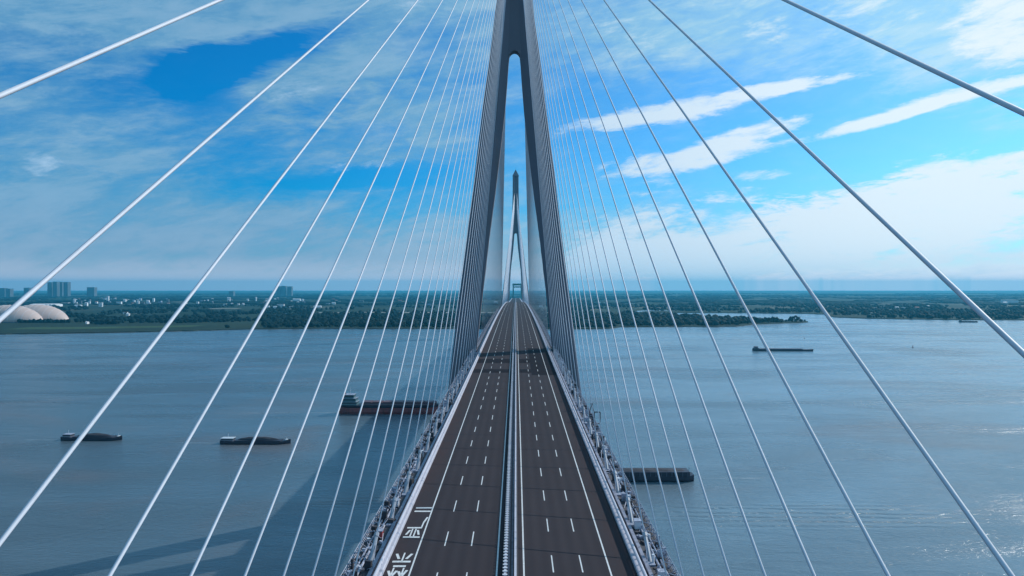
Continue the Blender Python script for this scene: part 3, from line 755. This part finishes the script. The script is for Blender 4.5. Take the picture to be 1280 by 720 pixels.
# ---------------------------------------------------------------- towers
LEV = [  # height over camera, outer, mid (edge of the front face), inner half widths
 (-99.5, 36.5, 29.5, 26.0), (-60, 33.2, 25.9, 22.2), (-30, 29.7, 22.0, 18.4), (-16, 28.0, 20.4, 16.9), (4, 25.5, 18.0, 14.6), (23, 23.0, 15.8, 12.4), (47, 20.1, 12.6, 9.2),
 (70, 17.4, 9.8, 6.4), (85, 15.5, 8.5, 4.7), (100, 13.6, 7.2, 3.5), (109, 12.4, 6.7, 2.9), (116, 11.5, 6.4, 2.2), (128, 9.9, 6.0, 1.6), (140, 8.5, 5.6, 1.4), (155, 7.5, 5.2, 1.2), (175, 6.8, 4.9, 1.1), (195, 6.4, 4.6, 1.0), (234, 6.2, 4.5, 1.0)]
DEP = 5.2
def tower(d, label):
    t = empty('bridge_tower', (0, d, 0), label=label, cat='bridge tower', group='inverted Y towers of the bridge')
    for s in (-1, 1):
        rings = []
        for z_, xo, xm, xi in LEV:
            dp = DEP+(.9 if z_ < 100 else .4)*(1-min(1, (z_+100)/330))*1.6; c1, c2 = .9, 3.0
            rings.append([(s*q[0], q[1], CZ+z_) for q in
                ((xi, -dp+c2), (xm, -dp), (xo-c1, -dp), (xo, -dp+c1), (xo, dp-c1), (xo-c1, dp), (xm, dp), (xi, dp-c2))])
        mb = MB(); mb.loft(rings)
        # the lighter arris strip along the front edge
        mb.build('leg', M['concrete'], t)
        rb = MB(); rb.loft([[(s*(xm+.15), sg*(dp_+.10), CZ+z_), (s*(xm+.55), sg*(dp_+.10), CZ+z_), (s*(xm+.55), sg*(dp_-.1), CZ+z_), (s*(xm+.15), sg*(dp_-.1), CZ+z_)]
                       for z_, xo, xm, xi in LEV for dp_, sg in ((DEP+(.9 if z_ < 100 else .4)*(1-min(1, (z_+100)/330))*1.6, -1),)])
        rb.build('edge_strip', M['grey'], t)
    # web between the legs above the arch
    web = MB(); zs = []
    arch = 115.0
    def half(z_): return np.interp(z_, [l[0] for l in LEV], [l[3]+1.6 for l in LEV])
    ys = DEP-2.2
    prof = []
    for k in range(13):
        a = math.pi*k/12; prof.append((-3.0*math.cos(a), arch-4.5+4.5*math.sin(a)))
    top = 234
    outl = [(-half(arch-4.5)-.3, arch-4.5)]+prof+[(half(arch-4.5)+.3, arch-4.5)]
    for z_ in (128, 140, 155, 175, 195, 234): outl.append((half(z_), z_))
    for z_ in (234, 195, 175, 155, 140, 128): outl.append((-half(z_), z_))
    bm = bmesh.new(); f = bm.faces.new([bm.verts.new((x_, -ys, CZ+z_)) for x_, z_ in outl])
    r_ = bmesh.ops.extrude_face_region(bm, geom=[f])
    for v in r_['geom']:
        if isinstance(v, bmesh.types.BMVert): v.co.y = ys
    bmesh.ops.triangulate(bm, faces=[q for q in bm.faces if len(q.verts) > 4]); bmesh.ops.recalc_face_normals(bm, faces=bm.faces)
    me = bpy.data.meshes.new('web'); bm.to_mesh(me); bm.free(); me.materials.append(M['concrete_web'])
    o = bpy.data.objects.new('web', me); col.objects.link(o); o.parent = t
    cp = MB()
    cp.loft([[(a*6.5, c*5.4, CZ+234) for a, c in ((-1, -1), (1, -1), (1, 1), (-1, 1))], [(a*6.5, c*5.4, CZ+236) for a, c in ((-1, -1), (1, -1), (1, 1), (-1, 1))],
             [(a*.5, c*.5, CZ+248) for a, c in ((-1, -1), (1, -1), (1, 1), (-1, 1))]])
    cp.build('cap', M['concrete'], t)
    sp = MB(); sp.tube([(0, 0, CZ+248), (0, 0, CZ+252)], .18, 6); sp.box((0, 0, CZ+252.2), (.7, .7, .5)); sp.build('beacon_mast', M['steel'], t)
    cb = MB(); cb.box((0, 0, CZ-40.5), (44, 8.5, 7)); cb.build('crossbeam', M['concrete'], t)
    pc = MB()
    for s in (-1, 1): pc.box((s*32, 0, 1.5), (24, 34, 7), top=.94)
    pc.box((0, 0, 1.2), (46, 22, 6)); pc.build('pile_cap', M['concrete'], t)
    return t
tower(D1, 'tall near bridge tower whose legs straddle the road')
tower(D2, 'far slender bridge tower seen through the legs of the near one')

# ---------------------------------------------------------------- stay cables
def cable(deckd, s, zt, td, rad, label, group, detail):
    A = Vector((s*17.9, deckd, dz(deckd)-.3)); B = Vector((s*2.2, td, CZ+zt)); L = (B-A).length
    n_ = 10; pts_ = []
    for i in range(n_+1):
        t_ = i/n_; p = A.lerp(B, t_); p.z -= 4*t_*(1-t_)*L*.0006; pts_.append(p-A)
    t = empty('stay_cable', A, label=label, cat='stay cable', group=group)
    mb = MB(); mb.tube(pts_, rad, 8 if detail else 5); mb.build('sheath', M['sheath'], t, smooth=True)
    if detail:
        u = (B-A).normalized(); q = MB(); q.tube([u*-.6, u*4.2], .27, 8); q.tube([u*4.1, u*4.7], .34, 8); q.build('anchor_sleeve', M['sleeve'], t)
        q = MB(); k = u*4.6
        for a in (-1, 1): q.tube([Vector((s*.9*a*.6, a*.8, .1)), k], .05, 5)
        q.box(k, (.3, .3, .35)); q.box((0, 0, .1), (.9, 2.2, .45)); q.build('damper', M['clut'], t)
    return t
near_n = 0; i = -4
dk = []
while -25.9+i*16 < D1-26: dk.append((-25.9+i*16, 198-1.48*i)); i += 1
nn = len(dk)
for s, sd in ((-1, 'left'), (1, 'right')):
    for j, (dd, zt) in enumerate(dk):
        k = j-1
        if j < 2: lb = 'thick %s stay cable crossing the upper %s corner, %s' % ('white' if s < 0 else 'dark', sd, 'outermost of all' if j == 0 else 'second outermost')
        else: lb = '%s stay cable, %s in from the %s corner, before the near tower' % ('white' if s < 0 else 'grey', words[min(j, 29)], sd)
        cable(dd, s, zt, D1-3, .093, lb, 'near %s stay cables fanning down from the near tower' % sd, dd > 40)
    for base, nm, step, n2 in ((D1, 'near', 1, 39), (D2, 'far', -1, 39)):
        for k in range(n2):
            dd = base+step*(28+k*15.9); zt = 160+k*1.05
            lb = 'thin stay cable in the dense %s curtain between the towers, hung from the %s one' % (sd, nm)
            if nm == 'near': lb = 'thin cable of the %s curtain beyond the near tower, %s out from that tower' % (sd, ordn(k))
            cable(dd, s, zt, base+step*3, .095, lb,
                  '%s mid-river stay cables of the %s tower' % (sd, nm), False)
    for k in range(32):
        cable(D2+28+k*15.9, s, 160+k*1.15, D2+3, .095, 'hair-thin stay cable on the %s, falling away beyond the far tower' % sd, '%s stay cables beyond the far tower' % sd, False)

# ---------------------------------------------------------------- teal portal at the far end of the bridge
pd = 3450
t = empty('portal_gantry', (gx(646.6, pd), pd, dz(pd)), label='teal portal frame over the road far beyond the second tower', cat='gantry')
M['portal'] = mat('portal_paint', (.05, .19, .19), .6, var=.08)
for s in (-1, 1):
    q = MB(); q.box((s*17.5, 0, 30-20), (5.5, 5, 105)); q.build('pillar', M['portal'], t)
q = MB(); q.box((0, 0, 60), (42, 6, 8)); q.build('top_beam', M['portal'], t)
q = MB(); q.box((0, 0, 49), (29, 5, 5)); q.build('lower_beam', M['portal'], t)
q = MB(); 
for k in range(-2, 3): q.box((k*6, 0, 53.7), (1.2, 3, 4.4))
q.build('strut', M['portal'], t)

# ---------------------------------------------------------------- vessels
def hull(mb, L, B, z0, z1, bow=.18, stern=.08, sheer=1.2, n=14, m_=0):
    """x forward; returns nothing, adds a closed hull"""
    rings = []
    for i in range(n+1):
        u = i/n; x_ = -L/2+L*u
        wd = B/2*min(1, (u/stern)**.5 if u < stern else 1)*(max(.03, 1-((u-(1-bow))/bow)**2.2) if u > 1-bow else 1)
        wd = max(wd, B*.30 if u == 0 else .15)
        zt = z1+(sheer*((u-.82)/.18)**2 if u > .82 else 0)+(sheer*.5*((.1-u)/.1)**2 if u < .1 else 0)
        rings.append([(x_, -wd*.82, z0), (x_, -wd, z0+(zt-z0)*.45), (x_, -wd, zt), (x_, wd, zt), (x_, wd, z0+(zt-z0)*.45), (x_, wd*.82, z0)])
    mb.loft(rings, m_)
def wheelhouse(t, x_, z_, tiers, m_, B):
    zz = z_
    for i, (l, w_, h_) in enumerate(tiers):
        q = MB(); q.box((x_, 0, zz+h_/2), (l, w_, h_)); o = q.build('deckhouse', m_, t)
        v = MB(); v.box((x_, 0, zz+h_*.62), (l+.08, w_+.08, h_*.32)); v.build('window_band', M['glass'], o)
        r_ = MB(); r_.box((x_, 0, zz+h_+.08), (l+.4, w_+.4, .16)); r_.build('deck_roof', M['cabin'] if 200 < t.get('px', 0) < 400 else M['clut'], o)
        zz += h_+.16
    return zz
def vessel(name, px, ywl, L, B, H, rz, label, cat, style, group=None):
    d = gd(ywl); t = empty(name, (gx(px, d), d, 0), rz, label=label, cat=cat, group=group); t['px'] = px
    mb = MB(); red = style == 'bulk'
    if red:
        hull(mb, L, B, -.6, H*.72, m_=0); mb.build('hull', M['red_hull'], t)
        mb = MB(); hull(mb, L*1.0, B*1.01, H*.72+.003, H, m_=0); mb.build('upper_hull', M['black_hull'], t)
    else: hull(mb, L, B, -.5, H); mb.build('hull', M['black_hull'], t)
    q = MB()
    if style == 'bulk':
        q.box((L*.08, 0, H+1.0), (L*.72, B*.74, 2.0)); q.build('coaming', M['bulkhatch'], t)
        for k in range(7):
            q = MB(); q.box((L*(-.23+k*.102), 0, H+2.3), (L*.09, B*.78, .6)); q.build('hatch_cover', M['bulkhatch'], t)
        zz = wheelhouse(t, -L*.40, H, [(L*.15, B*.85, 2.6), (L*.13, B*.8, 2.5), (L*.09, B*.7, 2.6)], M['teal'], B)
        q = MB(); q.tube([(-L*.40, 0, zz), (-L*.40, 0, zz+5)], .16, 6); q.tube([(-L*.40, -1.6, zz+3), (-L*.40, 1.6, zz+3)], .1, 5); q.build('mast', M['cabin'], t)
        q = MB(); q.tube([(-L*.455, 0, H), (-L*.455, 0, zz+1.2)], .9, 10); q.build('funnel', M['red_hull'], t)
        q = MB(); q.tube([(L*.46, 0, H+1), (L*.46, 0, H+6)], .15, 6); q.build('fore_mast', M['cabin'], t)
        q = MB()
        for s in (-1, 1): q.tube([(-L*.48, s*B*.46, H+1), (L*.38, s*B*.46, H+1)], .06, 4)
        q.build('railing', M['cabin'], t)
    elif style == 'heap':
        q.box((L*.04, 0, H+.3), (L*.66, B*.86, .6)); q.build('coaming', M['black_hull'], t)
        rings = []
        for i in range(13):
            u = i/12; e = math.sin(math.pi*u)**.6; rings.append([(L*(-.27+.62*u), B*.36*math.cos(a)*max(.1, e), H+.5+2.0*e*max(0, math.sin(a))*(1+.25*noise.noise(Vector((u*6, a*2, px))))) for a in [math.pi*k/8 for k in range(9)]])
        q = MB(); q.loft(rings); q.build('cargo_heap', M['cargo'], t)
        zz = wheelhouse(t, -L*.40, H, [(L*.13, B*.6, 1.9)] if px < 200 else [(L*.17, B*.62, 1.7)], M['hatch'], B)
        q = MB(); q.tube([(-L*.40, 0, zz), (-L*.40, 0, zz+2.6)], .12, 6); q.build('mast', M['cabin'], t)
        q = MB(); q.box((L*.44, 0, H+.5), (1.2, B*.3, 1.0)); q.tube([(L*.44, 0, H+.6), (L*.44, 0, H+2.4)], .1, 5); q.build('windlass', M['cabin'], t)
        q = MB()
        for s in (-1, 1): q.tube([(-L*.48, s*B*.42, H+.9), (-L*.3, s*B*.47, H+.9)], .07, 4)
        q.build('railing', M['cabin'], t)
    elif style == 'coal':
        q.box((-L*.02, 0, H+1.2), (L*.86, B*.9, 2.4)); q.build('coaming', M['black_hull'], t)
        q = MB()
        for k in range(16):
            for sg in (-1, 1): q.box((-L*.43+k*L*.055, sg*(B*.45+.12), H+1.15), (.4, .3, 2.2))
        for sg in (-1, 1): q.box((-L*.02, sg*(B*.45+.12), H+2.35), (L*.87, .3, .25))
        q.build('stanchion', M['hatch'], t)
        rings = []
        for i in range(17):
            u = i/16; e = min(1, math.sin(math.pi*u)**.3); rings.append([(L*(-.44+.84*u), B*.42*math.cos(a), H+1.9+1.1*e*max(0, math.sin(a))*(1+.5*noise.noise(Vector((u*9, a*2, 5))))) for a in [math.pi*k/8 for k in range(9)]])
        q = MB(); q.loft(rings); q.build('cargo_heap', M['cargo'], t)
        q = MB(); q.box((L*.458, 0, H+1.0), (1.6, B*.5, 1.8)); q.build('winch_house', M['cabin'], t)
        q = MB(); q.tube([(-L*.46, 0, H), (-L*.46, 0, H+4)], .13, 6); q.build('mast', M['hatch'], t)
    elif style == 'long':
        q.box((L*.05, 0, H+.7), (L*.74, B*.8, 1.4)); q.build('hatch_cover', M['hatch'], t)
        zz = wheelhouse(t, L*.44 if name == 'cargo_ship' else -L*.42, H, [(L*.08, B*.7, 2.4), (L*.05, B*.6, 2.2)], M['hatch'], B)
        q = MB(); q.tube([(-L*.3, 0, H), (-L*.3, 0, H+3)], .15, 6); q.build('mast', M['hatch'], t)
    return t
vessel('river_barge', 115.5, 549.5, 40, 8.2, 1.7, R(-2), 'low dark barge heaped with cargo, leftmost vessel on the river', 'barge', 'heap', 'dark river barges')
vessel('river_barge', 320, 554.0, 45, 8.6, 1.7, R(-1), 'dark barge with white wheelhouse roof between two left cables', 'barge', 'heap', 'dark river barges')
vessel('cargo_ship', 489, 516.5, 82, 13.0, 7.0, R(-1), 'red-brown bulk ship with green deckhouse behind the left cables', 'ship', 'bulk')
vessel('coal_barge', 806, 600.0, 50, 10.0, 2.8, R(180), 'black coal barge beside the right edge of the bridge', 'barge', 'coal')
vessel('cargo_ship', 978, 438.5, 95, 13, 2.4, R(178), 'long low dark ship far out on the right of the river', 'ship', 'long')
vessel('river_barge', 1210.5, 402.9, 54, 9, 2.6, 0, 'tiny grey barge moored close to the right-hand bank', 'barge', 'long', 'dark river barges')
M['wake'] = bpy.data.materials.new('wake_foam'); M['wake'].use_nodes = True
_h = G(M['wake'].node_tree); _b = M['wake'].node_tree.nodes['Principled BSDF']; _b.inputs['Base Color'].default_value = (.32, .40, .45, 1); _b.inputs['Roughness'].default_value = .35
_tc = _h.n('ShaderNodeTexCoord'); _mp = _h.n('ShaderNodeMapping'); M['wake'].node_tree.links.new(_tc.outputs['Object'], _mp.inputs[0]); _mp.inputs['Scale'].default_value = (.05, .35, 1)
_sp = _h.n('ShaderNodeSeparateXYZ'); M['wake'].node_tree.links.new(_tc.outputs['UV'], _sp.inputs[0])
_e = _h.m('MULTIPLY', _h.smooth(_sp.outputs[1], 0, .4), _h.smooth(_sp.outputs[1], 1, .6)); _e = _h.m('MULTIPLY', _e, _h.m('MULTIPLY', _h.smooth(_sp.outputs[0], 0, .12), _h.smooth(_sp.outputs[0], 1, .35)))
M['wake'].node_tree.links.new(_h.m('MULTIPLY', _e, _h.smooth(_h.noise(_mp.outputs[0], 1.0, 6, .65), .34, .72)), _b.inputs['Alpha'])
def wake(px, y_, L, W, rz=0.0):
    d = gd(y_); me = bpy.data.meshes.new('wake'); n_ = 20; ca, sa = math.cos(rz), math.sin(rz); vs, fs, uv = [], [], []
    for i in range(n_+1):
        u = i/n_; x_ = L*u; w_ = W*(.35+.65*u)
        for v in (0, 1): yy = (v-.5)*w_; vs.append((x_*ca-yy*sa, x_*sa+yy*ca, 0)); uv.append((u, v))
    for i in range(n_): fs.append((2*i, 2*i+2, 2*i+3, 2*i+1))
    me.from_pydata(vs, [], fs); ul = me.uv_layers.new(name='UVMap')
    for p in me.polygons:
        for li in p.loop_indices: ul.data[li].uv = uv[me.loops[li].vertex_index]
    me.materials.append(M['wake']); o = bpy.data.objects.new('wake', me); col.objects.link(o); o.location = (gx(px, d), d, .03); tag(o, kind='structure')
wake(428, 516, -120, 12, .02); wake(430, 515, -70, 9, .09); wake(80, 550, -45, 5, 0); wake(279, 554, -40, 5, -.02); wake(868, 598, 60, 7, .02)
wake(860, 492.5, 460, 9, -.02); wake(960, 489, 420, 10, .015); wake(1015, 438.5, 110, 9, 0); wake(380, 432, -420, 16, .01); wake(1060, 449, 260, 12, .02)
def buoy(px, y_, s, label):
    d = gd(y_); t = empty('buoy', (gx(px, d), d, 0), label=label, cat='buoy', group='channel buoys on the right')
    q = MB(); q.tube([(0, 0, -.4*s), (0, 0, .5*s)], 1.1*s, 10); q.build('float', M['black_hull'], t)
    q = MB(); q.tube([(0, 0, .5*s), (0, 0, 3.0*s)], .7*s, 8, r2=.3*s); q.build('tower', M['orange'], t)
    q = MB(); q.tube([(0, 0, 3.0*s), (0, 0, 3.7*s)], .35*s, 8); q.build('lantern', M['black_hull'], t)
buoy(1141, 434.5, 1.15, 'dark channel buoy alone in open water on the right')
buoy(1005.5, 423.2, .8, 'dark buoy just above the long low ship')
buoy(1022, 416, .55, 'small buoy right of the gap cable, second from the ship')
buoy(1009, 406.8, .6, 'small buoy off the tip of the spit, left of a pair')
buoy(1014, 410, .45, 'tiny buoy off the tip of the spit, right of a pair')

# ---------------------------------------------------------------- haze over the whole place
HZ = dict(dens=5.4e-5, col=(.08, .60, .92), emi=0)
bm = bmesh.new(); bmesh.ops.create_cube(bm, size=1)
for v in bm.verts: v.co = ((v.co.x)*61000, 13500+v.co.y*33200, -2+(v.co.z+.5)*356)
me = bpy.data.meshes.new('haze'); bm.to_mesh(me); bm.free()
hm_ = bpy.data.materials.new('haze'); hm_.use_nodes = True; hn = hm_.node_tree; hn.nodes.clear()
pv = hn.nodes.new('ShaderNodeVolumePrincipled'); pv.inputs['Density'].default_value = HZ['dens']; pv.inputs['Color'].default_value = (*HZ['col'], 1)
pv.inputs['Anisotropy'].default_value = .2
ho = hn.nodes.new('ShaderNodeOutputMaterial'); hn.links.new(pv.outputs[0], ho.inputs['Volume'])
me.materials.append(hm_); ho_ = bpy.data.objects.new('haze', me); col.objects.link(ho_); tag(ho_, kind='stuff')
